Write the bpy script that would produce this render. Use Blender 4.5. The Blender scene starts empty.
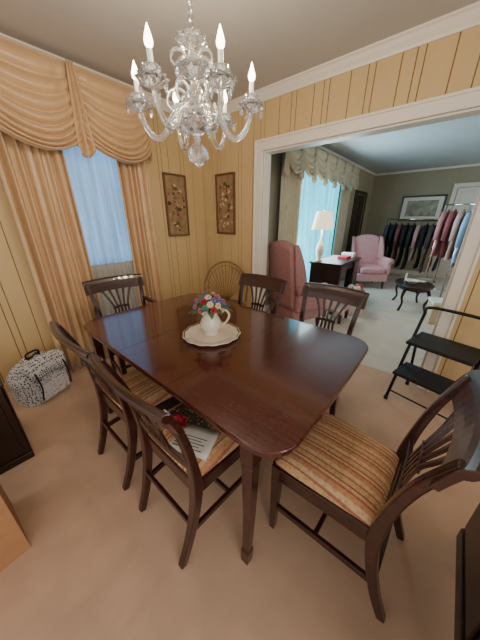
import bpy, bmesh, math, random
from mathutils import Vector, Matrix
random.seed(7)
pi=math.pi
S=bpy.context.scene
# ---------------------------------------------------------------- materials
def lin(c):
    return tuple(((v/255)/12.92 if v/255<=.04045 else ((v/255+.055)/1.055)**2.4) for v in c)
def newmat(name):
    m=bpy.data.materials.new(name); m.use_nodes=True
    nt=m.node_tree; b=nt.nodes['Principled BSDF']; return m,nt,b
def mat(name,col,rough=.5,metal=0,noise=0,scale=20,stretch=(1,1,1),bump=0,coat=0,emit=0,emcol=None,trans=0,sheen=0,spec=.5):
    m,nt,b=newmat(name)
    c=lin(col)
    b.inputs['Roughness'].default_value=rough; b.inputs['Metallic'].default_value=metal
    b.inputs['Coat Weight'].default_value=coat; b.inputs['Coat Roughness'].default_value=.08
    b.inputs['Transmission Weight'].default_value=trans
    b.inputs['Sheen Weight'].default_value=sheen
    b.inputs['Specular IOR Level'].default_value=spec
    b.inputs['Base Color'].default_value=(*c,1)
    if emit:
        b.inputs['Emission Color'].default_value=(*lin(emcol or col),1); b.inputs['Emission Strength'].default_value=emit
    if noise or bump:
        tc=nt.nodes.new('ShaderNodeTexCoord'); mp=nt.nodes.new('ShaderNodeMapping'); mp.inputs['Scale'].default_value=stretch
        nz=nt.nodes.new('ShaderNodeTexNoise'); nz.inputs['Scale'].default_value=scale; nz.inputs['Detail'].default_value=5
        nt.links.new(tc.outputs['Object'],mp.inputs[0]); nt.links.new(mp.outputs[0],nz.inputs['Vector'])
        if noise:
            cr=nt.nodes.new('ShaderNodeValToRGB')
            cr.color_ramp.elements[0].position=.3; cr.color_ramp.elements[1].position=.7
            cr.color_ramp.elements[0].color=(*[max(0,v*(1-noise)) for v in c],1)
            cr.color_ramp.elements[1].color=(*[min(1,v*(1+noise)) for v in c],1)
            nt.links.new(nz.outputs['Fac'],cr.inputs[0]); nt.links.new(cr.outputs[0],b.inputs['Base Color'])
        if bump:
            bp=nt.nodes.new('ShaderNodeBump'); bp.inputs['Strength'].default_value=bump; bp.inputs['Distance'].default_value=.01
            nt.links.new(nz.outputs['Fac'],bp.inputs['Height']); nt.links.new(bp.outputs[0],b.inputs['Normal'])
    return m
def stripe_fabric(name,cols,period=.06,axis=0,noise=.25):
    m,nt,b=newmat(name); N=nt.nodes.new; L=nt.links.new
    tc=N('ShaderNodeTexCoord'); sx=N('ShaderNodeSeparateXYZ'); L(tc.outputs['Object'],sx.inputs[0])
    mu=N('ShaderNodeMath'); mu.operation='DIVIDE'; mu.inputs[1].default_value=period; L(sx.outputs[axis],mu.inputs[0])
    fr=N('ShaderNodeMath'); fr.operation='FRACT'; L(mu.outputs[0],fr.inputs[0])
    cr=N('ShaderNodeValToRGB'); cr.color_ramp.interpolation='CONSTANT'
    els=cr.color_ramp.elements
    n=len(cols); els[0].position=0; els[0].color=(*lin(cols[0][1]),1)
    els[1].position=cols[1][0]; els[1].color=(*lin(cols[1][1]),1)
    for p,c in cols[2:]:
        e=els.new(p); e.color=(*lin(c),1)
    L(fr.outputs[0],cr.inputs[0])
    nz=N('ShaderNodeTexVoronoi'); nz.inputs['Scale'].default_value=70; L(tc.outputs['Object'],nz.inputs['Vector'])
    cr2=N('ShaderNodeValToRGB'); cr2.color_ramp.elements[0].position=.2; cr2.color_ramp.elements[1].position=.6
    cr2.color_ramp.elements[0].color=(1-noise,1-noise,1-noise,1); L(nz.outputs['Distance'],cr2.inputs[0])
    mx=N('ShaderNodeMix'); mx.data_type='RGBA'; mx.blend_type='MULTIPLY'; mx.inputs[0].default_value=1
    L(cr.outputs[0],mx.inputs[6]); L(cr2.outputs[0],mx.inputs[7]); L(mx.outputs[2],b.inputs['Base Color'])
    b.inputs['Roughness'].default_value=.7
    return m
def spot_fabric(name,base,spots,scale=30,rough=.75,thr=.35):
    m,nt,b=newmat(name); N=nt.nodes.new; L=nt.links.new
    tc=N('ShaderNodeTexCoord'); v=N('ShaderNodeTexVoronoi'); v.inputs['Scale'].default_value=scale; L(tc.outputs['Object'],v.inputs['Vector'])
    v.inputs['Randomness'].default_value=.45
    cr=N('ShaderNodeValToRGB'); cr.color_ramp.interpolation='CONSTANT'; cr.color_ramp.elements[0].color=(1,1,1,1); cr.color_ramp.elements[1].color=(0,0,0,1); cr.color_ramp.elements[1].position=thr
    L(v.outputs['Distance'],cr.inputs[0])
    sx=N('ShaderNodeSeparateXYZ'); L(v.outputs['Color'],sx.inputs[0])
    c2=N('ShaderNodeValToRGB'); c2.color_ramp.interpolation='CONSTANT'; els=c2.color_ramp.elements
    els[0].color=(*lin(spots[0]),1); els[1].color=(*lin(spots[-1]),1); els[1].position=1-1/len(spots)
    for i,s in enumerate(spots[1:-1]): 
        e=els.new((i+1)/len(spots)); e.color=(*lin(s),1)
    L(sx.outputs[0],c2.inputs[0])
    mx=N('ShaderNodeMix'); mx.data_type='RGBA'; L(cr.outputs[0],mx.inputs[0]); mx.inputs[6].default_value=(*lin(base),1); L(c2.outputs[0],mx.inputs[7])
    L(mx.outputs[2],b.inputs['Base Color']); b.inputs['Roughness'].default_value=rough
    return m
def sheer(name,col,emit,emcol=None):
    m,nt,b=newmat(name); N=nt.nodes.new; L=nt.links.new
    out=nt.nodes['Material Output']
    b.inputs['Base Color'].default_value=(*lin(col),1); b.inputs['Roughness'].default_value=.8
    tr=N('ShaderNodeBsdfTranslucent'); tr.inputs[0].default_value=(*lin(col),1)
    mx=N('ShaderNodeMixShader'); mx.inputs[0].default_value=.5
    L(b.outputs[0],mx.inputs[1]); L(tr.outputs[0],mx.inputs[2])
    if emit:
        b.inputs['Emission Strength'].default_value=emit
        # woven, gathered voile: uneven daylight glow painted in as streaky emission colour
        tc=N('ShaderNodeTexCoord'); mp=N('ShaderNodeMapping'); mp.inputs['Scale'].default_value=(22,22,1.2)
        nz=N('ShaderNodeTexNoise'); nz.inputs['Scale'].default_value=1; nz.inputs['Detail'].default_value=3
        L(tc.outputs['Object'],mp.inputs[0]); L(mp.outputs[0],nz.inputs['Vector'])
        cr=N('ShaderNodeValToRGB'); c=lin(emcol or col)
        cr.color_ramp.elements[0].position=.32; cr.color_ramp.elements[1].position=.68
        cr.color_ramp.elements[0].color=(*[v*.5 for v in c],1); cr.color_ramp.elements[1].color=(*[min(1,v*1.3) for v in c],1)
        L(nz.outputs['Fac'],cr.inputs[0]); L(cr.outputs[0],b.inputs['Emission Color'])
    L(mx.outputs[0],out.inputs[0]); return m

M={}
M['wood']=mat('mahogany_wood',(52,21,15),.28,noise=.45,scale=6,stretch=(1,1,14),coat=.5)
M['woodt']=mat('mahogany_table',(74,27,17),.20,noise=.30,scale=5,stretch=(14,1,1),coat=.6)
M['wall']=mat('panel_paint',(206,176,124),.5,noise=.05,scale=3,stretch=(1,1,.3))
M['groove']=mat('panel_groove',(140,110,68),.7)
M['wall2']=mat('living_wall_paint',(160,152,126),.7,noise=.03,scale=3)
M['ceil']=mat('ceiling_paint',(190,185,178),.9,noise=.03,scale=4)
M['ceil2']=mat('living_ceiling_paint',(180,190,192),.9,noise=.03,scale=4)
M['trim']=mat('white_trim',(230,221,206),.4,noise=.02)
M['carpet']=mat('carpet',(202,166,138),.95,noise=.09,scale=4,bump=0,sheen=.15)
M['carpet2']=mat('living_carpet',(202,190,174),.95,noise=.08,scale=4,sheen=.15)
M['drape']=mat('gold_drape',(206,169,124),.36,noise=.06,scale=8,sheen=.2)
M['sheer']=sheer('sheer_blue_glow',(180,200,216),1.25,(126,174,216))  # upper sheer: window light put in as blue emission
M['sheerl']=sheer('sheer_dim_glow',(196,190,178),.18)  # lower sheer: dimmer copy, faint glow painted in as emission
M['sheer2']=sheer('sheer_bright_glow',(130,208,222),3.0,(84,200,222))  # living room sheer: daylight put in as strong turquoise emission
M['drape2']=mat('cream_drape',(192,180,152),.6,noise=.08,scale=10)
M['stripe']=stripe_fabric('stripe_fabric',[(0,(204,146,104)),(.2,(176,108,76)),(.3,(214,174,128)),(.42,(156,94,70)),(.5,(210,166,118)),(.72,(176,110,78)),(.8,(218,182,138))],.085)
M['floral']=spot_fabric('floral_fabric',(66,64,50),[(150,120,80),(96,90,66),(160,60,70),(180,150,110)],46)
m,nt,b=newmat('crystal_glass'); b.inputs['Base Color'].default_value=(1,1,1,1); b.inputs['Transmission Weight'].default_value=.93; b.inputs['Roughness'].default_value=.02; b.inputs['IOR'].default_value=1.52; b.inputs['Coat Weight'].default_value=1.0; b.inputs['Coat Roughness'].default_value=.02
M['glass']=m
M['bulb']=mat('bulb_glow',(255,244,225),.3,emit=12,emcol=(255,240,216))
M['candle']=mat('candle_sleeve',(240,236,226),.4,emit=.35)
M['chrome']=mat('chrome',(210,210,205),.15,metal=1)
M['black']=mat('black_metal',(18,18,18),.4,metal=.3)
M['blackp']=mat('black_plastic',(24,24,26),.6,noise=.4,scale=160,bump=.3)
M['white']=mat('white_ceramic',(238,226,206),.25,coat=.3)
M['paper']=mat('paper',(236,230,218),.8)
M['ink']=mat('ink',(50,45,45),.8)
M['card']=mat('cardboard',(176,128,88),.85,noise=.08)
M['dark']=mat('dark_walnut',(44,26,19),.35,noise=.3,scale=5,stretch=(8,1,1))
M['pink']=mat('pink_upholstery',(204,148,148),.8,noise=.12,scale=30)
M['mauve']=mat('mauve_upholstery',(168,120,116),.8,noise=.12,scale=30)
M['plaid']=stripe_fabric('plaid',[(0,(206,140,140)),(.3,(225,190,185)),(.5,(190,110,115)),(.8,(228,205,200))],.1)
M['bag']=spot_fabric('bag_dots',(204,200,198),[(70,70,78),(104,104,110),(56,56,64)],62,thr=.40)
M['tanw']=mat('wicker',(132,98,62),.6,noise=.2)
M['red']=mat('red_petal',(176,24,52),.6)
M['pinkf']=mat('pink_petal',(206,120,146),.6)
M['bluef']=mat('blue_petal',(112,122,176),.6)
M['cream']=mat('cream_petal',(230,208,170),.6)
M['green']=mat('leaf_green',(72,104,62),.6,noise=.2)
M['teal']=mat('teal_leaf',(92,140,132),.6)
M['gold']=mat('gold_frame',(104,74,42),.4,noise=.3,scale=60)
M['lamp']=mat('lamp_shade',(246,232,200),.8,emit=1.3,emcol=(255,236,200))
# ---------------------------------------------------------------- helpers
def E(name,loc=(0,0,0),rz=0,par=None):
    o=bpy.data.objects.new(name,None); S.collection.objects.link(o); o.location=loc; o.rotation_euler=(0,0,rz); o.empty_display_size=.1
    if par: o.parent=par
    return o
def mk(name,verts,faces,m,par=None,smooth=False,bev=0,sub=0,solid=0,seg=2):
    me=bpy.data.meshes.new(name); me.from_pydata([tuple(v) for v in verts],[],faces); me.update()
    bm=bmesh.new(); bm.from_mesh(me); bmesh.ops.recalc_face_normals(bm,faces=bm.faces); bm.to_mesh(me); bm.free()
    o=bpy.data.objects.new(name,me); S.collection.objects.link(o); me.materials.append(m)
    if par: o.parent=par
    if smooth:
        for p in me.polygons: p.use_smooth=True
    if solid:
        md=o.modifiers.new('s','SOLIDIFY'); md.thickness=solid; md.offset=0
    if bev:
        md=o.modifiers.new('b','BEVEL'); md.width=bev; md.segments=seg; md.limit_method='ANGLE'
    if sub:
        md=o.modifiers.new('u','SUBSURF'); md.levels=sub; md.render_levels=sub
    return o
def boxdata(x0,x1,y0,y1,z0,z1):
    v=[(x0,y0,z0),(x1,y0,z0),(x1,y1,z0),(x0,y1,z0),(x0,y0,z1),(x1,y0,z1),(x1,y1,z1),(x0,y1,z1)]
    f=[(0,3,2,1),(4,5,6,7),(0,1,5,4),(1,2,6,5),(2,3,7,6),(3,0,4,7)]
    return v,f
def boxes(name,m,par,lst,bev=0,seg=2):
    V=[];F=[]
    for b in lst:
        v,f=boxdata(*b); n=len(V); V+=v; F+=[tuple(i+n for i in q) for q in f]
    return mk(name,V,F,m,par,bev=bev,seg=seg)
def box(name,m,par,x0,x1,y0,y1,z0,z1,bev=0,seg=2): return boxes(name,m,par,[(x0,x1,y0,y1,z0,z1)],bev,seg)
def spline(pts,n=6):
    P=[Vector(p) for p in pts]; out=[]
    for i in range(len(P)-1):
        p0=P[max(i-1,0)];p1=P[i];p2=P[i+1];p3=P[min(i+2,len(P)-1)]
        for k in range(n):
            t=k/n
            out.append(.5*((2*p1)+(-p0+p2)*t+(2*p0-5*p1+4*p2-p3)*t*t+(-p0+3*p1-3*p2+p3)*t**3))
    out.append(P[-1]); return out
def interp(vals,n):
    if not isinstance(vals,(list,tuple)): return [vals]*n
    o=[]
    for i in range(n):
        t=i/(n-1)*(len(vals)-1); k=min(int(t),len(vals)-2); o.append(vals[k]+(vals[k+1]-vals[k])*(t-k))
    return o
def tubedata(pts,rad,seg=10,closed=False):
    P=[Vector(p) for p in pts]; n=len(P); R=interp(rad,n); V=[];F=[]
    up=None
    for i in range(n):
        if closed: t=(P[(i+1)%n]-P[i-1]).normalized()
        else: t=(P[min(i+1,n-1)]-P[max(i-1,0)]).normalized()
        if up is None:
            a=Vector((0,0,1)) if abs(t.z)<.9 else Vector((1,0,0)); up=(a-t*a.dot(t)).normalized()
        else: up=(up-t*up.dot(t)).normalized()
        s=t.cross(up)
        for k in range(seg):
            a=2*pi*k/seg; V.append(P[i]+(up*math.cos(a)+s*math.sin(a))*R[i])
    for i in range(n if closed else n-1):
        j=(i+1)%n
        for k in range(seg):
            F.append((i*seg+k,i*seg+(k+1)%seg,j*seg+(k+1)%seg,j*seg+k))
    if not closed:
        F.append(tuple(range(seg))); F.append(tuple((n-1)*seg+k for k in range(seg)))
    return V,F
def tube(name,m,par,pts,rad,seg=10,closed=False):
    V,F=tubedata(pts,rad,seg,closed); return mk(name,V,F,m,par,smooth=True)
def tubes(name,m,par,lst,seg=8):
    V=[];F=[]
    for it in lst:
        v,f=tubedata(it[0],it[1],seg,it[2] if len(it)>2 else False); n=len(V); V+=v; F+=[tuple(i+n for i in q) for q in f]
    return mk(name,V,F,m,par,smooth=True)
def bardata(pts,w,d,side):
    P=[Vector(p) for p in pts]; n=len(P); W=interp(w,n); D=interp(d,n); V=[];F=[]; side=Vector(side).normalized()
    for i in range(n):
        t=(P[min(i+1,n-1)]-P[max(i-1,0)]).normalized()
        s=(side-t*side.dot(t)).normalized(); u=t.cross(s)
        for a,b in ((-1,-1),(1,-1),(1,1),(-1,1)): V.append(P[i]+s*(a*W[i]/2)+u*(b*D[i]/2))
    for i in range(n-1):
        for k in range(4): F.append((i*4+k,i*4+(k+1)%4,i*4+4+(k+1)%4,i*4+4+k))
    F.append((0,1,2,3)); F.append(tuple((n-1)*4+k for k in range(4)))
    return V,F
def bars(name,m,par,lst,bev=.003):
    V=[];F=[]
    for it in lst:
        v,f=bardata(*it); n=len(V); V+=v; F+=[tuple(i+n for i in q) for q in f]
    return mk(name,V,F,m,par,bev=bev)
def lathe(name,m,par,prof,seg=32,loc=(0,0,0),scal=None,smooth=True):
    V=[];F=[]
    for j,(r,z) in enumerate(prof):
        for k in range(seg):
            a=2*pi*k/seg; rr=r
            if scal: rr=r*(1+scal[1]*math.cos(scal[0]*a))
            V.append((loc[0]+rr*math.cos(a),loc[1]+rr*math.sin(a),loc[2]+z))
    for j in range(len(prof)-1):
        for k in range(seg): F.append((j*seg+k,j*seg+(k+1)%seg,(j+1)*seg+(k+1)%seg,(j+1)*seg+k))
    return mk(name,V,F,m,par,smooth=smooth)
def sheet(name,m,par,fn,nu,nv,solid=0,smooth=True):
    V=[fn(i/nu,j/nv) for j in range(nv+1) for i in range(nu+1)]
    F=[(j*(nu+1)+i,j*(nu+1)+i+1,(j+1)*(nu+1)+i+1,(j+1)*(nu+1)+i) for j in range(nv) for i in range(nu)]
    return mk(name,V,F,m,par,smooth=smooth,solid=solid)
def prism(name,m,par,outline,z0,z1,bev=0,seg=2):
    n=len(outline); V=[(x,y,z0) for x,y in outline]+[(x,y,z1) for x,y in outline]
    F=[tuple(range(n)),tuple(range(n,2*n))]+[(i,(i+1)%n,n+(i+1)%n,n+i) for i in range(n)]
    return mk(name,V,F,m,par,bev=bev,seg=seg)
def rrect(x0,x1,y0,y1,r,n=8,bow=0):
    o=[]
    for cx,cy,a0 in ((x1-r,y1-r,0),(x0+r,y1-r,90),(x0+r,y0+r,180),(x1-r,y0+r,270)):
        for k in range(n+1):
            a=math.radians(a0+90*k/n); o.append((cx+r*math.cos(a),cy+r*math.sin(a)))
    if bow:
        cx=(x0+x1)/2; cy=(y0+y1)/2; hw=(x1-x0)/2
        o2=[]
        for i,(x,y) in enumerate(o):
            o2.append((x,y+ (1 if y>cy else -1)*bow*(1-((x-cx)/hw)**2)))
            nx,ny=o[(i+1)%len(o)]
            if abs(nx-x)>.3:
                for t in (.2,.4,.6,.8):
                    xx=x+(nx-x)*t; o2.append((xx,y+(1 if y>cy else -1)*bow*(1-((xx-cx)/hw)**2)))
        o=o2
    return o
# ---------------------------------------------------------------- room
XD=2.5; YW=2.78; HC=2.62; OY0=-.05; OY1=1.80; OZ=2.12
LX=8.4; LY=2.2; NY=-2.4; NX=-1.6
box('floor',M['carpet'],None,NX,XD+.06,NY,YW+.12,-.1,0)
box('floor_living',M['carpet2'],None,XD+.06,LX+.12,NY,LY+.12,-.1,0)
box('ceiling',M['ceil'],None,NX,XD,NY,YW+.12,HC,HC+.1)
box('ceiling_living',M['ceil2'],None,XD+.12,LX+.12,NY,LY+.12,HC,HC+.1)
def planks(a0,a1,off=0):
    pat=[.17,.05,.13,.17,.05,.09]; out=[]; p=-4+off; i=0
    while p<a1:
        w=pat[i%6]; i+=1
        s=max(p,a0); e=min(p+w-.006,a1)
        if e-s>.01: out.append((s,e))
        p+=w
    return out
def pwall(name,ax,c,segs,sgn,thick=.12):
    root=E(name)
    base=[];pl=[]
    for a0,a1,z0,z1 in segs:
        if ax=='y':
            base.append((c,c+thick,a0,a1,z0,z1)); pl+=[(c-.007,c+.001,s,e,z0,z1) for s,e in planks(a0,a1)]
        else:
            base.append((a0,a1,c,c+thick,z0,z1)); pl+=[(s,e,c-.007,c+.001,z0,z1) for s,e in planks(a0,a1,.03)]
    boxes('backing',M['groove'],root,base); boxes('panel_boards',M['wall'],root,pl,bev=.003,seg=1)
    return root
pwall('wall_doorway','y',XD,[(OY1,YW,0,HC),(OY0,OY1,OZ,HC),(NY,OY0,0,HC)],-1)
WX0,WX1,WZ0,WZ1=.84,1.40,1.02,2.40
pwall('wall_window','x',YW,[(NX,WX0,0,HC),(WX1,XD+.12,0,HC),(WX0,WX1,0,WZ0),(WX0,WX1,WZ1,HC)],-1)
w=E('window_1')
boxes('window_frame',M['trim'],w,[(WX0,WX0+.04,YW+.02,YW+.08,WZ0,WZ1),(WX1-.04,WX1,YW+.02,YW+.08,WZ0,WZ1),(WX0+.04,WX1-.04,YW+.02,YW+.08,WZ0,WZ0+.05),(WX0+.04,WX1-.04,YW+.02,YW+.08,WZ1-.05,WZ1),(WX0+.04,WX1-.04,YW+.03,YW+.07,1.70,1.74),(1.11,1.13,YW+.03,YW+.07,WZ0+.05,WZ1-.05)],.003)
boxes('window_sill',M['trim'],w,[(WX0-.05,WX1+.05,YW-.035,YW+.02,WZ0-.03,WZ0)],.004)
def crown(name,p0,p1,inward):
    prof=[(0,-.085),(.012,-.085),(.018,-.07),(.035,-.045),(.05,-.02),(.062,-.012),(.062,0),(0,0)]
    V=[];n=len(prof)
    for p in (p0,p1):
        for d,z in prof: V.append((p[0]+inward[0]*(d+.008),p[1]+inward[1]*(d+.008),HC+z))
    F=[tuple(range(n)),tuple(range(n,2*n))]+[(i,(i+1)%n,n+(i+1)%n,n+i) for i in range(n)]
    return mk(name,V,F,M['trim'],None,bev=0)
crown('trim_1',(XD,NY),(XD,YW-.07),(-1,0)); crown('trim_2',(NX,YW),(XD-.07,YW),(0,-1))
box('baseboard_doorway',M['trim'],None,XD-.022,XD-.008,OY1+.11,YW-.02,0,.09,.003)
box('baseboard_right',M['trim'],None,XD-.022,XD-.008,NY,OY0-.11,0,.09,.003)
box('baseboard_window',M['wall'],None,NX,XD-.02,YW-.022,YW-.008,0,.09,.003)
cs=[]
for x0,x1 in ((XD-.028,XD-.0),(XD+.12,XD+.14)):
    cs+=[(x0,x1,OY1,OY1+.10,0,OZ),(x0,x1,OY0-.10,OY0,0,OZ),(x0,x1,OY0-.10,OY1+.10,OZ,OZ+.10)]
cs+=[(XD-.04,XD-.028,OY1+.08,OY1+.10,0,OZ+.10),(XD-.04,XD-.028,OY0-.10,OY0-.08,0,OZ+.10),(XD-.04,XD-.028,OY0-.08,OY1+.08,OZ+.08,OZ+.10)]
boxes('trim_3',M['trim'],None,cs,.003)
boxes('trim_4',M['trim'],None,[(XD,XD+.12,OY1-.015,OY1,0,OZ-.015),(XD,XD+.12,OY0,OY0+.015,0,OZ-.015),(XD,XD+.12,OY0,OY1,OZ-.015,OZ)],.002)
LW0,LW1,LWZ0,LWZ1=3.95,5.75,.75,2.25
boxes('wall_living_window',M['wall2'],None,[(XD+.12,LW0,LY,LY+.12,0,HC),(LW1,7.0,LY,LY+.12,0,HC),(LW0,LW1,LY,LY+.12,0,LWZ0),(LW0,LW1,LY,LY+.12,LWZ1,HC),(7.0,7.9,LY,LY+.12,2.05,HC),(7.9,LX+.12,LY,LY+.12,0,HC)])
box('wall_living_far',M['wall2'],None,LX,LX+.12,NY,LY,0,HC)
boxes('trim_5',M['trim'],None,[(XD+.14,LX-.01,LY-.03,LY,HC-.05,HC),(LX-.03,LX,NY,LY-.03,HC-.05,HC)],.01)
boxes('baseboard_living',M['trim'],None,[(LX-.015,LX,NY,LY-.02,0,.1),(3.0,6.9,LY-.015,LY,0,.1)],.003)
d=E('door_1'); box('door_panel',M['dark'],d,7.02,7.88,LY+.02,LY+.06,0.005,2.04,.003)
boxes('door_raised_panels',M['dark'],d,[(7.12,7.42,LY+.005,LY+.02,1.1,1.9),(7.48,7.78,LY+.005,LY+.02,1.1,1.9),(7.12,7.42,LY+.005,LY+.02,.2,.95),(7.48,7.78,LY+.005,LY+.02,.2,.95)],.006)
boxes('trim_6',M['dark'],None,[(6.94,7.02,LY-.02,LY,0,2.12),(7.88,7.96,LY-.02,LY,0,2.12),(7.02,7.88,LY-.02,LY,2.05,2.12)],.003)
d=E('door_2'); box('door_panel',M['trim'],d,LX-.045,LX-.005,-.65,.28,.005,2.14,.003)
pp=[]
for y0,y1 in ((-.57,-.22),(-.14,.2)):
    for z0,z1 in ((.2,.95),(1.05,1.6),(1.7,2.05)): pp.append((LX-.055,LX-.045,y0,y1,z0,z1))
boxes('door_raised_panels',M['trim'],d,pp,.006)
lathe('knob',M['chrome'],d,[(0,0),(.03,.01),(.03,.04),(0,.05)],16,(LX-.08,-.2,.98))
boxes('trim_7',M['trim'],None,[(LX-.03,LX,.29,.38,0,2.24),(LX-.03,LX,-.74,-.65,0,2.24),(LX-.03,LX,-.65,.29,2.15,2.24)],.003)
w=E('window_2')
boxes('window_frame',M['trim'],w,[(LW0,LW0+.06,LY+.02,LY+.1,LWZ0,LWZ1),(LW1-.06,LW1,LY+.02,LY+.1,LWZ0,LWZ1),(LW0,LW1,LY+.02,LY+.1,LWZ0,LWZ0+.06),(LW0,LW1,LY+.02,LY+.1,LWZ1-.06,LWZ1),(4.5,4.54,LY+.03,LY+.09,LWZ0,LWZ1),(5.15,5.19,LY+.03,LY+.09,LWZ0,LWZ1)],.003)
# ---------------------------------------------------------------- drapery
def drape(name,m,x0,x1,y,z0,z1,nf,amp=.03,par=None,flare=0):
    ph=random.random()*6
    def fn(u,v):
        z=z1+(z0-z1)*v
        a=amp*(.55+.45*v)*(1+.3*math.sin(5*u+ph))
        uu=u+.012*math.sin(u*31+ph)+.01*math.sin(v*4+u*9)
        x=x0+(x1-x0)*(u)+flare*v*(u-.5)
        return (x,y-a*math.sin(uu*2*pi*nf)-.3*a*math.sin(uu*2*pi*nf*2.3+ph),z)
    return sheet(name,m,par,fn,nf*12,16,.003)
cur=E('window_curtain')
drape('drape_left',M['drape'],.42,.86,YW-.10,.015,2.5,7,.040,cur,.04)
drape('drape_right',M['drape'],1.30,1.63,YW-.10,.015,2.5,6,.040,cur,.04)
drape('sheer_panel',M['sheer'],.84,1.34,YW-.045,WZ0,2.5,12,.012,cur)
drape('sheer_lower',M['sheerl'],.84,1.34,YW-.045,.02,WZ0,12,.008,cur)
tube('curtain_rod',M['trim'],cur,[(.40,YW-.07,2.52),(1.66,YW-.07,2.52)],.012)
def swag(name,m,x0,x1,y,zt,dend,dmid,nf,amp,par,skew=0):
    def fn(u,v):
        s=4*u*(1-u)
        s=s**.8
        drop=dend+(dmid-dend)*s
        vv=v**.9
        z=zt-vv*drop-.12*s*math.sin(pi*v)*(1 if dmid>.5 else .5)
        prof=abs(math.sin(pi*nf*v+.6*math.sin(u*6)*v))
        yy=y-.012-amp*prof*(.35+.65*s)*(.45+.55*v)-.05*s*v -.008*math.sin(u*2*pi*7)*(1-s)
        x=x0+(x1-x0)*u
        return (x,yy,z)
    return sheet(name,m,par,fn,44,100,.003)
val=cur
box('valance_board',M['drape'],val,.40,1.66,YW-.17,YW-.02,2.53,2.56,.004)
swag('swag_left',M['drape'],.40,1.03,YW-.15,2.56,.46,.62,8,.07,val)
swag('swag_right',M['drape'],1.01,1.66,YW-.15,2.56,.46,.62,8,.07,val)
def jab(u,v): 
    return (1.02+(u-.5)*(.05+.10*v),YW-.20-.02*math.sin(u*2*pi*2.5)*(.4+v),2.56-v*(.55+.08*math.sin(u*pi)))
sheet('center_tail',M['drape'],val,jab,24,16,.003)
sheet('return_right',M['drape'],val,lambda u,v:(1.665+.008*math.sin(u*9),YW-.165+u*.14,2.56-v*(.5+.05*math.sin(6*u))),10,10,.003)
sheet('return_left',M['drape'],val,lambda u,v:(.395+.008*math.sin(u*9),YW-.165+u*.14,2.56-v*(.5+.05*math.sin(6*u))),10,10,.003)
c2=E('living_curtain')
drape('drape_left',M['drape2'],3.35,3.98,LY-.10,.02,2.3,7,.03,c2)
drape('drape_right',M['drape2'],5.7,6.3,LY-.10,.02,2.3,7,.03,c2)
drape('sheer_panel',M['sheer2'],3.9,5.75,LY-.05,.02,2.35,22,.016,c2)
v2=c2
n=7
for i in range(n):
    a=3.3+i*3.1/n; swag('swag_%d'%i,M['drape2'],a,a+3.1/n+.02,LY-.16,2.47,.22,.42,5,.05,v2)
    sheet('tail_%d'%i,M['drape2'],v2,lambda u,v,a=a:(a+(u-.5)*(.05+.09*v),LY-.2-.02*math.sin(u*16)*(.4+v),2.48-v*(.5-.1*abs(u-.5))),16,8,.003)
box('valance_board',M['drape2'],v2,3.28,6.42,LY-.18,LY-.01,2.45,2.48)
# ---------------------------------------------------------------- dining table
TX0,TX1,TY0,TY1=.452,1.53,.235,1.92
t=E('dining_table')
o=prism('table_top',M['woodt'],t,rrect(TX0,TX1,TY0,TY1,.13,10,.012),.735,.762,.009,3)
prism('under_edge',M['wood'],t,rrect(TX0+.012,TX1-.012,TY0+.012,TY1-.012,.12,10,.006),.722,.735)
boxes('apron',M['wood'],t,[(TX0+.06,TX1-.06,TY0+.12,TY0+.14,.655,.722),(TX0+.06,TX1-.06,TY1-.14,TY1-.12,.655,.722),(TX0+.06,TX0+.08,TY0+.14,TY1-.14,.655,.722),(TX1-.08,TX1-.06,TY0+.14,TY1-.14,.655,.722)],.003)
k=0
for sx,lx in ((-1,TX0+.055),(1,TX1-.065)):
    for sy,ly in ((-1,TY0+.145),(1,TY1-.13)):
        k+=1
        V=[];F=[]
        rows=((.722,.060,0),(.62,.060,0),(.605,.052,0),(.30,.040,.002),(.09,.034,.016),(.07,.042,.018),(0,.038,.024))
        for z,wd,fl in rows:
            for a,b in ((-1,-1),(1,-1),(1,1),(-1,1)): V.append((lx+sx*fl+a*wd/2,ly+sy*fl*.3+b*wd/2,z))
        n=len(rows)
        for i in range(n-1):
            for q in range(4): F.append((i*4+q,i*4+(q+1)%4,i*4+4+(q+1)%4,i*4+4+q))
        F+=[(0,1,2,3),tuple(range(4*n-4,4*n))]
        mk('leg_%d'%k,V,F,M['wood'],t,bev=.003)
boxes('leaf_seam',M['dark'],t,[(TX0+.002,TX1-.002,y-.0012,y+.0012,.7605,.7624) for y in (.83,1.3)])
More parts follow.
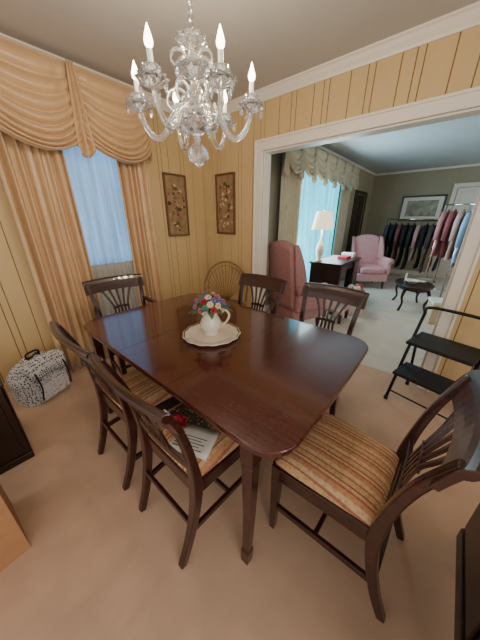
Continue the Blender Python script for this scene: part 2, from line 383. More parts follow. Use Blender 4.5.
# ---------------------------------------------------------------- chair
def chair(loc,rz,fab,arms=False,name='dining_chair'):
    r=E(name,(loc[0],loc[1],0),rz); W=M['wood']; r.scale=(1.02,1.0,1.045)
    L=[]
    for s in (-1,1):
        p=spline([(s*.172,-.315,0),(s*.178,-.268,.12),(s*.186,-.228,.28),(s*.192,-.212,.43),(s*.198,-.226,.58),(s*.210,-.262,.74),(s*.226,-.318,.885)],5)
        L.append((p,[.030,.032,.036,.042,.034,.032,.030],[.030,.036,.040,.048,.036,.030,.024],(1,0,0)))
    bars('rear_posts',W,r,L,.005)
    L=[]
    for s in (-1,1):
        V=[((s*.208),.178,.44),((s*.208),.178,.30),(s*.205,.182,0)]
        L.append((V,[.042,.040,.026],[.042,.040,.026],(1,0,0)))
    bars('front_legs',W,r,L,.004)
    bars('seat_rails',W,r,[([(-.215,.190,.405),(.215,.190,.405)],.07,.028,(0,0,1)),([(-.18,-.205,.405),(.18,-.205,.405)],.07,.028,(0,0,1)),
        ([(-.215,.19,.405),(-.185,-.205,.405)],.07,.028,(0,0,1)),([(.215,.19,.405),(.185,-.205,.405)],.07,.028,(0,0,1))],.004)
    bars('stretchers',W,r,[([(-.206,.18,.17),(-.180,-.248,.17)],.028,.018,(0,0,1)),([(.206,.18,.17),(.180,-.248,.17)],.028,.018,(0,0,1)),
        ([(-.19,-.02,.17),(.19,-.02,.17)],.026,.018,(0,0,1)),([(-.178,-.25,.22),(.178,-.25,.22)],.026,.018,(0,0,1))],.003)
    def cu(u,v):
        a=u*2-1;b=v*2-1
        hw=.222-(.5-.5*b)*.033
        h=(1-abs(a)**3.5)*(1-abs(b)**3.5)
        return (a*hw,.205*b-.005,.437+.052*h**.45)
    sheet('seat_cushion',fab,r,cu,24,24)
    def cy(x): return -.318-.028*(1-(x/.24)**2)
    n=12
    V=[];F=[]
    prof=[(.013,-.085),(.012,-.045),(.009,-.01),(.004,.012),(-.008,.022),(-.022,.020),(-.030,.006),(-.024,-.010),(-.013,-.018),(-.010,-.05),(-.009,-.085)]
    m_=len(prof)
    for i in range(n+1):
        x=-.255+.51*i/n
        for dy,dz in prof:
            V.append((x,cy(x)+dy-.35*dz,.885+dz+.008*(1-(x/.25)**2)))
    for i in range(n):
        for k2 in range(m_): F.append((i*m_+k2,i*m_+(k2+1)%m_,(i+1)*m_+(k2+1)%m_,(i+1)*m_+k2))
    F.append(tuple(range(m_)));F.append(tuple(n*m_+q for q in range(m_)))
    mk('crest_rail',V,F,W,r,bev=.002,smooth=False)
    rl=[]
    for i in range(9):
        x=-.196+.392*i/8; rl.append((x,-.222-.012*(1-(x/.2)**2),.545))
    bars('lower_rail',W,r,[(rl,.034,.018,(0,0,1))],.003)
    sl=[]
    for i in range(5):
        q=(i-2)
        p=spline([(q*.036,-.232,.545),(q*.030,-.256,.65),(q*.046,-.292,.745),(q*.072,-.335+.006*abs(q),.85)],5)
        sl.append((p,[.018,.015,.016,.026],.011,(1,0,0)))
    bars('back_slats',W,r,sl,.002)
    bars('slat_tie',W,r,[([(-.072,-.258,.655),(0,-.262,.662),(.072,-.258,.655)],.022,.014,(0,0,1))],.002)
    if arms:
        A=[]
        for s in (-1,1):
            p=spline([(s*.206,-.25,.70),(s*.235,-.15,.69),(s*.262,.0,.665),(s*.262,.10,.66),(s*.255,.135,.645)],4)
            A.append((p,[.030,.034,.040,.046,.03],[.026,.026,.024,.024,.024],(1,0,0)))
            p=spline([(s*.222,.06,.42),(s*.25,.04,.50),(s*.258,.07,.60),(s*.26,.09,.655)],4)
            A.append((p,[.034,.03,.028,.03],[.034,.03,.028,.03],(1,0,0)))
        bars('arms',W,r,A,.005)
    return r
host=chair((.875,.165),math.radians(-2),M['stripe'])
chair((.590,.755),-pi/2,M['stripe'])
chair((.585,1.285),-pi/2+.0,M['stripe'])
chair((.90,2.02),pi-.10,M['stripe'],True)
chair((1.54,1.31),pi/2,M['stripe'])
chair((1.595,.66),pi/2-.03,M['stripe'])
SZ=.5175
cl=E('floral_placemat',(.60,.80,SZ),.1)
sheet('folded_cloth',M['floral'],cl,lambda u,v:((u-.5)*.26,(v-.5)*.24,.004+.003*math.sin(u*7)),8,6,.006)
pp=E('flyer',(.475,.68,SZ+.004),math.radians(-68))
sheet('paper_sheet',M['paper'],pp,lambda u,v:((u-.5)*.19,(v-.5)*.15,.006+.004*math.sin(u*pi)),6,4,.001)
boxes('print_lines',M['ink'],pp,[(-.08,.06-.02*(i%2),y,y+.003,.0085,.0105) for i,y in enumerate((-.05,-.035,-.02,-.005,.01))])
fl=E('silk_rose',(.475,.81,SZ+.010))
for i in range(14):
    a=i*2.4; rr=.006+.0022*i
    sheet('petal_%d'%i,M['red'],fl,lambda u,v,a=a,rr=rr:(rr*math.cos(a)+ (u-.5)*.045*-math.sin(a)+.016*v*math.cos(a),rr*math.sin(a)+(u-.5)*.045*math.cos(a)+.016*v*math.sin(a),.002+.035*v*(1-rr*8)-.01*(u-.5)**2),4,4,.001)
sheet('leaf',M['green'],fl,lambda u,v:(.03+.06*u,(v-.5)*.03*math.sin(pi*min(u+.05,1)),.004+.004*u),6,4,.001)
tg=E('price_tag',(1.96,.59,.82),pi/2)
sheet('tag_card',M['paper'],tg,lambda u,v:((u-.5)*.07,.0+.004*math.sin(v*3),-.10*v),4,4,.001)
tube('tag_string',M['ink'],tg,[(0,.0,0),(0,.005,.05),(0,.0,.07)],.001,6)
# ---------------------------------------------------------------- centerpiece
TZ=.7625
tr=E('serving_tray',(.945,1.045,TZ))
lathe('tray_dish',M['white'],tr,[(0,.004),(.10,.004),(.125,.006),(.135,.014),(.165,.018),(.180,.024),(.183,.021),(.165,.012),(.14,.004),(.12,.0),(0,.0)],84,scal=(14,.018))
lathe('tray_rim_band',M['gold'],tr,[(.168,.0195),(.174,.0225),(.177,.0238)],84,scal=(14,.018))
pit=E('pitcher_vase',(.955,1.06,TZ+.0045)); pit.scale=(1.12,1.12,1.06)
lathe('body',M['white'],pit,[(0,0),(.040,0),(.043,.006),(.036,.016),(.046,.03),(.058,.055),(.060,.075),(.050,.10),(.038,.125),(.036,.14),(.044,.16),(.048,.165),(.044,.163),(.034,.142),(.034,.12),(0,.11)],32)
tube('handle',M['white'],pit,spline([(.036,-.03,.145),(.06,-.055,.15),(.078,-.07,.12),(.07,-.062,.08),(.045,-.038,.05)],5),[.006,.007,.007,.005],8)
sheet('spout',M['white'],pit,lambda u,v:(-.028-.035*v+.012*abs(u-.5)*2*v,.024+.03*v-(u-.5)*.03,.135+.035*v-.02*(1-abs(u-.5)*2)*(1-v)),6,5,.003)
bq=E('bouquet',(0,0,.165),0,pit)
cols=['pinkf','bluef','cream','teal','pinkf','bluef','cream','red','green']
def flower(par,c,R,m,nm):
    V=[];F=[]
    cdir=Vector(c).normalized()
    a=Vector((0,0,1)) if abs(cdir.z)<.9 else Vector((1,0,0))
    e1=cdir.cross(a).normalized(); e2=cdir.cross(e1)
    for ring,(n,rr,h,sz) in enumerate(((6,1,.1,.55),(5,.6,.35,.45),(4,.28,.55,.35))):
        for k in range(n):
            an=2*pi*k/n+ring*.5
            d1=e1*math.cos(an)+e2*math.sin(an); d2=cdir.cross(d1)
            b0=len(V)
            P0=Vector(c)
            V+= [P0+cdir*(h*R*.3), P0+d1*rr*R*.55+d2*sz*R+cdir*h*R, P0+d1*rr*R+cdir*(h*R*1.2), P0+d1*rr*R*.55-d2*sz*R+cdir*h*R]
            F.append((b0,b0+1,b0+2,b0+3))
    mk(nm,V,F,m,par,smooth=True,solid=.0015,sub=1)
for i in range(34):
    th=i*2.399; zz=i/33; rad=.082*math.sqrt(1-(zz*.9)**2)
    c=(rad*math.cos(th),rad*math.sin(th),.0+.075*zz)
    flower(bq,c,.024,M[cols[i%9]],'bloom_%d'%i)
for i in range(14):
    th=i*2*pi/14; 
    def lf(u,v,th=th,i=i):
        r=.04+.085*u; w=(v-.5)*.035*math.sin(pi*(u*.9+.08)); return (r*math.cos(th)-w*math.sin(th),r*math.sin(th)+w*math.cos(th),.01-.03*u*u+.03*u*(i%3)*.6)
    sheet('leaf_%d'%i,M['green'],bq,lf,6,3,.001)
tubes('stems',M['green'],bq,[([(0,0,-.05),(.02*math.cos(a),.02*math.sin(a),0),(.05*math.cos(a),.05*math.sin(a),.03)],.002) for a in (0,1.2,2.4,3.6,4.8)],5)
# ---------------------------------------------------------------- chandelier
CX,CY=.955,1.09
ch=E('chandelier',(CX,CY,0)); G=M['glass']
def Z(z):
    if z>2.1: return 1.705+(2.1-1.755)*.93+(z-2.1)*.78
    return 1.705+(z-1.755)*.93
def PZ(p): return [(r,Z(z)) for r,z in p]
def ball(z,r,sq=1): return [(r*math.sin(pi*k/10),z-r*sq*math.cos(pi*k/10)) for k in range(11)]
lathe('finial_ball',G,ch,PZ(ball(1.80,.050)),32,scal=(8,.05))
lathe('finial_tip',G,ch,PZ([(0,1.735),(.01,1.745),(.006,1.755),(0,1.757)]),12)
lathe('finial_neck',G,ch,PZ([(0,1.845),(.020,1.847),(.012,1.858),(.024,1.870),(.012,1.884),(.04,1.897),(.066,1.92),(.072,1.945),(.055,1.957),(.03,1.95),(0,1.95)]),32,scal=(8,.05))
lathe('hub_cap',M['chrome'],ch,PZ([(0,1.952),(.036,1.953),(.038,1.975),(.02,1.98),(.0,1.98)]),24)
lathe('column_low',G,ch,PZ([(0,1.98),(.022,1.982),(.016,1.995),(.036,2.02),(.042,2.05),(.028,2.08),(.012,2.095),(.024,2.105),(.012,2.115),(0,2.115)]),24,scal=(8,.05))
lathe('upper_dish',G,ch,PZ([(0,2.112),(.02,2.115),(.055,2.13),(.078,2.155),(.082,2.162),(.056,2.142),(0,2.122)]),40,scal=(10,.08))
lathe('column_top',G,ch,PZ([(0,2.125),(.018,2.14),(.034,2.17),(.034,2.20),(.018,2.23),(.010,2.24),(0,2.24)]),24,scal=(8,.05))
lathe('crown_dish',G,ch,PZ([(0,2.24),(.03,2.245),(.058,2.262),(.068,2.282),(.05,2.266),(.03,2.26),(0,2.255)]),40,scal=(10,.10))
lathe('top_finial',M['chrome'],ch,PZ([(0,2.255),(.012,2.26),(.010,2.30),(.016,2.31),(.006,2.325),(0,2.325)]),16)
NA=6; RA=.262
for i in range(NA):
    a=2*pi*i/NA+math.radians(12); ca,sa=math.cos(a),math.sin(a)
    def q(r,z): return (r*ca,r*sa,Z(z))
    k=RA/.262
    tube('arm_%d'%i,G,ch,spline([q(.03,1.965),q(.075*k,1.990),q(.115*k,1.958),q(.150*k,1.893),q(.195*k,1.872),q(.238*k,1.915),q(.262*k,1.985)],5),[.012,.014,.0135,.0135,.012,.010],10)
    tube('scroll_%d'%i,G,ch,spline([q(.020,2.02),q(.06,2.07),q(.110,2.065),q(.128,2.02),q(.102,1.995),q(.085,2.02)],5),[.008,.008,.007,.005],8)
    a+=pi/NA; ca,sa=math.cos(a),math.sin(a)
    tube('tendril_%d'%i,G,ch,spline([q(.02,2.18),q(.05,2.225),q(.09,2.21),q(.10,2.17),q(.082,2.15)],5),[.007,.007,.005,.004],6)
    x_,y_,_=q(.076,0); lathe('upper_drop_%d'%i,G,ch,PZ([(0,2.15),(.005,2.143),(.012,2.122),(.006,2.105),(0,2.098)]),8,(x_,y_,0),smooth=False)
    x_,y_,_=q(.066,0); lathe('hub_drop_%d'%i,G,ch,PZ([(0,1.93),(.005,1.923),(.012,1.902),(.006,1.885),(0,1.878)]),8,(x_,y_,0),smooth=False)
    a-=pi/NA; ca,sa=math.cos(a),math.sin(a)
    px,py,_=q(RA,0)
    lathe('drip_pan_%d'%i,G,ch,PZ([(0,1.985),(.012,1.986),(.034,1.992),(.052,2.004),(.060,2.016),(.055,2.016),(.034,2.002),(0,1.996)]),40,(px,py,0),scal=(10,.10))
    lathe('cup_%d'%i,G,ch,PZ([(0,1.998),(.016,2.0),(.024,2.012),(.031,2.03),(.034,2.05),(.028,2.045),(.016,2.02),(0,2.02)]),32,(px,py,0),scal=(8,.08))
    lathe('candle_%d'%i,M['candle'],ch,PZ([(0,2.02),(.0105,2.02),(.0105,2.10),(.008,2.104),(0,2.104)]),14,(px,py,0))
    lathe('flame_bulb_%d'%i,M['bulb'],ch,PZ([(0,2.104),(.007,2.105),(.015,2.118),(.0165,2.134),(.011,2.158),(.004,2.182),(0,2.195)]),14,(px,py,0))
    for j in range(4):
        an=a+j*pi/2+.4
        lathe('pendant_%d_%d'%(i,j),G,ch,PZ([(0,2.004),(.004,1.998),(.009,1.982),(.005,1.966),(0,1.958)]),8,(px+.052*math.cos(an),py+.052*math.sin(an),0),smooth=False)
    L_=bpy.data.lights.new('bulb_light_%d'%i,'POINT'); L_.energy=5.0; L_.color=(1,.84,.62); L_.shadow_soft_size=.02
    lo=bpy.data.objects.new('bulb_light_%d'%i,L_); S.collection.objects.link(lo); lo.parent=ch; lo.location=(px,py,Z(2.24))
lk=[]
z=Z(2.325); i=0
while z<HC-.03:
    pts=[]
    for k in range(12):
        an=2*pi*k/12; a1=.010*math.cos(an); b1=.018*math.sin(an)
        pts.append((a1,0,z+.012+b1) if i%2 else (0,a1,z+.012+b1))
    lk.append((pts,.0025,True)); z+=.027; i+=1
tubes('chain',M['chrome'],ch,lk,6)
lathe('ceiling_canopy',M['chrome'],ch,[(0,HC-.05),(.02,HC-.045),(.055,HC-.015),(.06,HC-.001),(0,HC-.001)],24)
# ---------------------------------------------------------------- wall pictures
def botanical(name,loc,rz,w,h):
    r=E(name,loc,rz)
    boxes('frame',M['gold'],r,[(-w/2,-w/2+.02,-.03,0,-h/2,h/2),(w/2-.02,w/2,-.03,0,-h/2,h/2),(-w/2+.02,w/2-.02,-.03,0,-h/2,-h/2+.02),(-w/2+.02,w/2-.02,-.03,0,h/2-.02,h/2)],.004)
    box('canvas',M['canvas'],r,-w/2+.018,w/2-.018,-.015,-.001,-h/2+.018,h/2-.018)
    sets={}
    for i in range(46):
        zz=random.uniform(-h*.40,h*.36); xx=random.gauss(0,.07)*(1.1-abs(zz)/h); xx=max(-w/2+.05,min(w/2-.05,xx))
        rr=random.uniform(.008,.024); key=random.choice(['pic1','pic2','pic3','pic4'])
        sets.setdefault(key,[]).append((xx,zz,rr))
    for qi,(key,l) in enumerate(sets.items()):
        V=[];F=[]
        for j,(x,z_,rr) in enumerate(l):
            b0=len(V); n=9
            for k in range(n): 
                q=rr*(1+.25*math.cos(k*4)); V.append((x+q*math.cos(2*pi*k/n),-.0165-.0004*j/len(l)-.0004*qi,z_+q*math.sin(2*pi*k/n)))
            F.append(tuple(range(b0,b0+n)))
        mk('bouquet_'+key,V,F,M[key],r)
    return r
M['canvas']=mat('canvas_brown',(148,120,84),.6,noise=.3,scale=14)
M['pic1']=mat('paint_cream',(206,180,135),.6); M['pic2']=mat('paint_rust',(140,72,52),.6); M['pic3']=mat('paint_olive',(84,76,46),.6); M['pic4']=mat('paint_dark',(58,38,30),.6)
botanical('framed_picture',(2.02,YW-.008,1.60),0,.32,.70)
botanical('framed_picture',(XD-.008,2.36,1.62),-pi/2,.32,.70)
r=E('landscape_picture',(LX,.92,1.71),-pi/2)
w_,h_=.95,.62
boxes('frame',M['dark'],r,[(-w_/2,-w_/2+.04,-.03,0,-h_/2,h_/2),(w_/2-.04,w_/2,-.03,0,-h_/2,h_/2),(-w_/2+.04,w_/2-.04,-.03,0,-h_/2,-h_/2+.04),(-w_/2+.04,w_/2-.04,-.03,0,h_/2-.04,h_/2)],.004)
box('mat_board',M['paper'],r,-w_/2+.04,w_/2-.04,-.012,-.001,-h_/2+.04,h_/2-.04)
box('print',mat('print_art',(150,150,130),.6,noise=.5,scale=7),r,-w_/2+.14,w_/2-.14,-.016,-.012,-h_/2+.12,h_/2-.12)
# ---------------------------------------------------------------- fan-back wicker chair
f=E('wicker_fan_chair',(2.12,2.06,0),math.radians(130)); f.scale=(1.12,1,1)
hoop=[(.25*math.cos(a),-.20-.08*math.sin(a)*.6,.60+.34*math.sin(a)) for a in [pi*k/20 for k in range(21)]]
hoop=[(.235,-.17,.42)]+hoop+[(-.235,-.17,.42)]
L=[(hoop,.011)]
L.append(([(x*.86,y,.60+(z-.60)*.86) for x,y,z in hoop[1:-1]],.004))
for k in range(1,16):
    a=pi*k/16; L.append(([(.02*math.cos(a),-.17,.44),(.12*math.cos(a),-.19,.52+.12*math.sin(a)),(.25*math.cos(a),-.20-.048*math.sin(a),.60+.34*math.sin(a))],.0035))
tubes('fan_back',M['tanw'],f,L,8)
lathe('seat',M['tanw'],f,[(0,.44),(.22,.44),(.235,.43),(.235,.40),(.22,.39),(0,.39)],32)
tubes('legs',M['tanw'],f,[([(s*.17,t_*.17,.40),(s*.20,t_*.20,0)],.013) for s in (-1,1) for t_ in (-1,1)]+[([(-.19,-.19,.15),(.19,-.19,.15),(.19,.19,.15),(-.19,.19,.15)],.008,True)],8)
# ---------------------------------------------------------------- backpack bag
b=E('patterned_backpack',(.21,2.49,0),math.radians(25)); b.scale=(1,1,1.12)
def bagp(u,v):
    a=2*pi*u
    z=.34*v
    w=(1-(max(0,v-.55)/.45)**2.2*.75)*(1-.10*(1-v)**6)
    n=3.2
    c,s=math.cos(a),math.sin(a)
    den=(abs(c)**n+abs(s)**n)**(1/n)
    return (.21*w*c/den*(1+.02*math.sin(9*v+3*u)),.13*w*s/den,z+.012*math.sin(a*3)*v)
sheet('bag_body',M['bag'],b,bagp,48,24)
prism('bag_bottom',M['bag'],b,[(.18*math.cos(2*pi*k/24),.11*math.sin(2*pi*k/24)) for k in range(24)],0.001,.02)
sheet('bag_flap',M['bag'],b,lambda u,v:((u-.5)*.34*(1-.2*v*v),-.07-.085*math.sin(v*pi/2),.335-.13*v*v+.02*math.sin(u*pi)),14,10,.008)
prism('front_pocket',M['bag'],b,rrect(-.13,.13,-.165,-.11,.025),.03,.17,.012,3)
tube('grab_handle',M['black'],b,spline([(-.05,0,.32),(-.045,0,.37),(.045,0,.37),(.05,0,.32)],5),.007,8)
for s in (-1,1): tube('strap_%d'%s,M['black'],b,spline([(s*.10,-.05,.325),(s*.12,-.15,.27),(s*.12,-.18,.16),(s*.13,-.16,.05)],5),.006,8)
# ---------------------------------------------------------------- left: dark cabinet and tan box
c=E('small_wood_cabinet')
X1=-.03;X0=-.5;Y0=1.78;Y1=2.2
box('carcass',M['dark'],c,X0,X1,Y0,Y1,.05,.56,.004)
box('cabinet_top',M['dark'],c,X0-.015,X1+.015,Y0-.015,Y1+.015,.56,.585,.006)
box('plinth',M['dark'],c,X0-.005,X1+.012,Y0-.01,Y1+.01,0,.05,.004)
boxes('doors',M['dark'],c,[(X0+.03,X0+.225,Y0-.012,Y0,.09,.53),(X0+.245,X1-.03,Y0-.012,Y0,.09,.53),(X1,X1+.01,Y0+.04,Y1-.04,.09,.53)],.005)
c=E('cardboard_box',(-.365,1.33,0),math.radians(4))
boxes('box_walls',M['card'],c,[(-.2,.2,-.16,-.155,.0,.50),(-.2,.2,.155,.16,0,.50),(-.2,-.195,-.155,.155,0,.50),(.195,.2,-.155,.155,0,.50),(-.195,.195,-.155,.155,0,.006)])
sheet('flap_1',M['card'],c,lambda u,v:(-.195+.39*u,-.155+.14*v,.50+.02*v),2,2,.004,False)
sheet('flap_2',M['card'],c,lambda u,v:(-.195+.39*u,.155-.14*v,.50+.015*v),2,2,.004,False)
# ---------------------------------------------------------------- right: buffet sideboard
c=E('sideboard_buffet')
X0,X1,Y1,Y0=.30,1.27,-.375,-.85
out=[(X0,Y0),(X1,Y0),(X1,Y1-.06),(X1-.05,Y1),(X0,Y1)]
prism('carcass',M['dark'],c,out,.06,.80,.004)
prism('buffet_top',M['dark'],c,[(X0-.01,Y0),(X1+.02,Y0),(X1+.02,Y1-.05),(X1-.04,Y1+.015),(X0-.01,Y1+.015)],.80,.83,.006)
prism('plinth',M['dark'],c,[(X0,Y0),(X1+.01,Y0),(X1+.01,Y1-.055),(X1-.045,Y1+.012),(X0,Y1+.012)],0,.07,.004)
boxes('drawer_fronts',M['dark'],c,[(X0+.03,X0+.43,Y1,Y1+.012,.12,.55),(X0+.46,X1-.07,Y1,Y1+.012,.12,.55),(X0+.03,X0+.43,Y1,Y1+.012,.58,.77),(X0+.46,X1-.07,Y1,Y1+.012,.58,.77)],.005)
# ---------------------------------------------------------------- step stool
st=E('folding_step_stool',(2.26,-.13,0),math.radians(-14))
B=M['black']; hw=.22
L=[]
for s in (-1,1):
    L.append(([(-.20,s*hw,.012),(-.03,s*hw,.40),(.09,s*hw*.95,.74)],.012))
    L.append(([(.17,s*hw*.9,.012),(.06,s*hw*.9,.52)],.011))
L.append((spline([(.09,hw*.95,.74),(.11,hw*.8,.79),(.11,-hw*.8,.79),(.09,-hw*.95,.74)],6),.012))
L.append(([(.17,-hw*.9,.08),(.17,hw*.9,.08)],.008)); L.append(([(-.17,-hw,.08),(-.17,hw,.08)],.007))
L.append(([(-.09,hw*1.0,.26),(.12,hw*.9,.24)],.006)); L.append(([(-.09,-hw*1.0,.26),(.12,-hw*.9,.24)],.006))
tubes('tube_frame',B,st,L,10)
for nm,xc,z,dp in (('lower_tread',-.13,.30,.25),('upper_tread',.0,.545,.31)):
    box(nm,M['blackp'],st,xc-dp/2,xc+dp/2,-hw+.012,hw-.012,z-.014,z+.014,.008)
for i,(x,y) in enumerate(((-.20,hw),(-.20,-hw),(.17,hw*.9),(.17,-hw*.9))): lathe('foot_%d'%i,M['blackp'],st,[(0,0),(.016,0),(.016,.03),(0,.03)],12,(x,y,0))
# ---------------------------------------------------------------- living room furniture
def wingback(loc,rz,fab,seatfab,H=1.12,name='wingback_armchair',sc=1):
    r=E(name,(loc[0],loc[1],0),rz); r.scale=(sc,sc,1)
    box('seat_base',fab,r,-.34,.34,-.30,.33,.16,.34,.03,3)
    box('seat_cushion',seatfab,r,-.26,.26,-.22,.35,.34,.47,.04,4)
    def bk(u,v):
        a=2*u-1
        top=H-.07*abs(a)**2.5
        z=.34+(top-.34)*v
        return (a*.30*(1-.08*v),-.27-.10*v,z)
    sheet('back',fab,r,bk,16,12,.10)
    for s in (-1,1):
        box('arm_%d'%s,fab,r,s*.33-.055,s*.33+.055,-.28,.30,.30,.60,.045,4)
        tube('arm_roll_%d'%s,fab,r,[(s*.345,-.28,.60),(s*.345,.30,.60)],.065,14)
        def wg(u,v,s=s):
            z=.60+(H-.64)*v; fwd=.20*(1-.35*v)*math.sin(pi*(.35+.6*v))**.5
            return (s*(.30+.03*u),-.28-.08*v+u*fwd,z)
        sheet('wing_%d'%s,fab,r,wg,8,10,.06)
        for t_ in (-1,1): 
            bars('leg_%d_%d'%(s,t_),M['wood'],r,[([(s*.28,t_*.27,.17),(s*.29,t_*.285,0)],[.05,.03],[.05,.03],(1,0,0))],.004)
    return r
wingback((3.06,1.56),math.radians(-112),M['mauve'],M['plaid'],1.20,sc=.84)
wingback((6.2,1.42),math.radians(125),M['pink'],M['pink'],1.12)
dk=E('writing_desk',(4.62,1.60,0))
box('desk_top',M['dark'],dk,-.55,.55,-.28,.28,.74,.77,.005)
boxes('desk_carcass',M['dark'],dk,[(-.52,-.20,-.26,.26,.08,.74),(.20,.52,-.26,.26,.08,.74),(-.20,.20,-.24,.26,.62,.74)],.004)
boxes('drawers',M['wood'],dk,[(a,b_,-.272,-.26,z0,z1) for a,b_ in ((-.50,-.22),(.22,.50)) for z0,z1 in ((.10,.29),(.31,.50),(.52,.72))],.004)
boxes('feet',M['dark'],dk,[(x,x+.05,y,y+.05,0,.08) for x in (-.52,.47) for y in (-.25,.2)])
lp=E('table_lamp',(4.18,1.76,.77))
lathe('lamp_base',M['white'],lp,[(0,0),(.06,0),(.06,.02),(.03,.04),(.05,.10),(.07,.18),(.05,.28),(.02,.34),(.012,.40),(.012,.55),(0,.55)],24)
lathe('lamp_shade',M['lamp'],lp,[(.175,.52),(.12,.80)],32)
lathe('shade_finial',M['chrome'],lp,[(0,.79),(.01,.80),(.01,.83),(0,.84)],12)
tubes('harp',M['chrome'],lp,[([(0,0,.55),(0,0,.80)],.003),([(-.12,0,.799),(.12,0,.799)],.003)],6)
ll=bpy.data.lights.new('lamp_light','POINT'); ll.energy=12; ll.color=(1,.82,.6); ll.shadow_soft_size=.06
lo=bpy.data.objects.new('lamp_light',ll); S.collection.objects.link(lo); lo.parent=lp; lo.location=(0,0,.66)
it=E('stacked_books',(4.85,1.55,.77))
boxes('red_book',M['red'],it,[(-.12,.1,-.1,.08,0,.04)],.003); boxes('white_box',M['paper'],it,[(.14,.28,-.12,.1,0,.08)],.003)
ot=E('plaid_ottoman',(3.66,1.16,0))
box('ottoman_cushion',M['plaid'],ot,-.20,.20,-.17,.17,.16,.42,.05,4); boxes('ottoman_feet',M['wood'],ot,[(x,x+.04,y,y+.04,0,.17) for x in (-.17,.13) for y in (-.14,.10)])
cb=E('decor_crate',(4.22,1.08,0),.2)
boxes('crate_walls',M['paper'],cb,[(-.22,.22,-.16,-.15,0,.34),(-.22,.22,.15,.16,0,.34),(-.22,-.21,-.15,.15,0,.34),(.21,.22,-.15,.15,0,.34),(-.21,.21,-.15,.15,0,.02)],.003)
for i in range(14):
    x,y=random.uniform(-.14,.14),random.uniform(-.09,.09); rr=random.uniform(.04,.06)
    lathe('ornament_%d'%i,M[random.choice(['red','green','white','pinkf','red'])],cb,ball(.32+random.uniform(0,.1),rr),16,(x,y,0))
boxes('filler',M['green'],cb,[(-.2,.2,-.14,.14,.02,.29)])
ct=E('coffee_table',(5.1,.38,0),.3)
ov=[(.42*math.cos(2*pi*k/32),.28*math.sin(2*pi*k/32)) for k in range(32)]
prism('table_top',M['dark'],ct,ov,.40,.43,.008); prism('apron',M['dark'],ct,[(x*.85,y*.82) for x,y in ov],.35,.40)
bars('legs',M['dark'],ct,[(spline([(s*.27,t_*.16,.37),(s*.31,t_*.19,.25),(s*.27,t_*.16,.12),(s*.32,t_*.20,0)],4),[.05,.035,.028,.035],[.05,.035,.028,.035],(1,0,0)) for s in (-1,1) for t_ in (-1,1)])
cc=E('tabletop_dishes',(5.1,.38,.43))
lathe('white_bowl',M['white'],cc,[(0,.005),(.05,.0),(.10,.05),(.12,.07),(.10,.055),(0,.012)],24,(-.1,.02,0)); lathe('white_plate',M['white'],cc,[(0,.004),(.08,.002),(.12,.018),(.08,.008),(0,.008)],24,(.17,-.05,0))
boxes('photo_frame',M['paper'],cc,[(-.02,.08,.13,.15,0,.14)],.003)
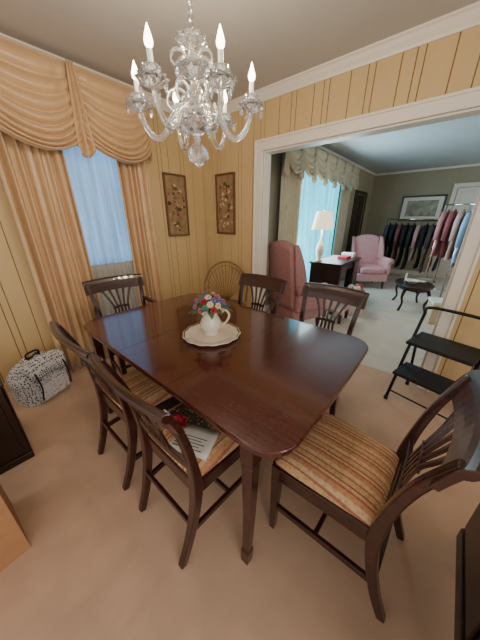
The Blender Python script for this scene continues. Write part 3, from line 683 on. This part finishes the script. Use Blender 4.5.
def rack(loc,rz,L_,H,cols,garlen,name='clothes_rack'):
    r=E(name,(loc[0],loc[1],0),rz)
    tubes('rack_frame',M['chrome'],r,[([(-L_/2,0,H),(L_/2,0,H)],.014),([(-L_/2,0,.06),(-L_/2,0,H)],.014),([(L_/2,0,.06),(L_/2,0,H)],.014),([(-L_/2,-.22,.06),(-L_/2,.22,.06)],.012),([(L_/2,-.22,.06),(L_/2,.22,.06)],.012),([(-L_/2,0,.12),(L_/2,0,.12)],.010)],10)
    for i,(x,y) in enumerate(((-L_/2,-.22),(-L_/2,.22),(L_/2,-.22),(L_/2,.22))): lathe('caster_%d'%i,M['black'],r,ball(.026,.026),12,(x,y,0))
    n=len(cols)
    for i,c in enumerate(cols):
        x=-L_/2+.06+(L_-.12)*i/(n-1); gl=garlen*random.uniform(.8,1.05); th=.028
        m=M.setdefault('cl_%d_%d_%d'%c,mat('cloth_%d_%d_%d'%c,c,.85,noise=.12,scale=20))
        ph=random.random()*6
        def g(u,v,x=x,gl=gl,ph=ph,th=th):
            a=2*pi*u; cy=math.cos(a); sx=math.sin(a)
            if v<.12: w=.04+.17*(v/.12)**.7; 
            else: w=.21+.03*(v-.12)
            z=H-.06-gl*v
            return (x+sx*th*(.5+.6*v)+.012*math.sin(9*v+ph)+.010*math.sin(a*3+ph)*v,cy*w+.01*math.sin(7*v+ph),z-.03*abs(cy)*(1 if v<.2 else .3))
        sheet('garment_%d'%i,m,r,g,24,14)
        if gl>.5:
            tubes('sleeves_%d'%i,m,r,[([(x,s*.18,H-.13),(x+.01,s*.235,H-.3),(x+.012,s*.245,H-.62)],[.045,.045,.035]) for s in (-1,1)],8)
        tubes('hanger_%d'%i,M['chrome'],r,[([(x,0,H-.06),(x,0,H-.015),(x,.016,H+.012),(x,.0,H+.018)],.003)],6)
    return r
D=[(26,24,30),(150,50,56),(70,58,64),(22,22,26),(170,130,124),(36,30,34),(22,22,26),(120,60,70),(26,26,34),(60,60,76)]
rack((7.3,.80),pi/2,1.25,1.45,D,1.05)
Pk=[(206,140,132),(90,60,66),(216,178,166),(150,80,84),(196,130,128)]
rack((6.3,.03),math.radians(80),.60,1.70,Pk,1.05)
rack((5.35,-.20),math.radians(80),.36,1.66,[(150,186,224),(60,62,80),(150,186,224)],.85)
c=E('storage_box',(4.55,-.06,0),.3)
box('box_body',mat('tan_box',(214,190,156),.8,noise=.05),c,-.15,.15,-.13,.13,0,.30,.006); box('box_lid',M['paper'],c,-.16,.16,-.14,.14,.30,.34,.006)
# ---------------------------------------------------------------- lights
def area(name,loc,rot,sx,sy,e,col):
    l=bpy.data.lights.new(name,'AREA'); l.shape='RECTANGLE'; l.size=sx; l.size_y=sy; l.energy=e; l.color=col
    o=bpy.data.objects.new(name,l); S.collection.objects.link(o); o.location=loc; o.rotation_euler=rot; return o
area('daylight_living',(4.85,LY-.3,1.5),(math.radians(-90),0,0),1.7,1.4,55,(.68,.90,1.0))
area('fill_dining_rear',(-.6,-2.2,1.7),(math.radians(80),0,math.radians(-10)),2.2,1.5,40,(1,.94,.86))  # added warm fill lamp behind the camera; no window is modelled there
wd=bpy.data.worlds.new('world'); S.world=wd; wd.use_nodes=True
bg=wd.node_tree.nodes['Background']; bg.inputs[0].default_value=(1,.97,.93,1); bg.inputs[1].default_value=1.0
# ---------------------------------------------------------------- camera
cd=bpy.data.cameras.new('camera'); cam=bpy.data.objects.new('camera',cd); S.collection.objects.link(cam)
cam.location=(0,0,1.45); cam.rotation_euler=(math.radians(90-22.6),0,math.radians(40.5-90))
cd.sensor_width=36; cd.lens=242/640*36; cd.clip_start=.02
S.camera=cam
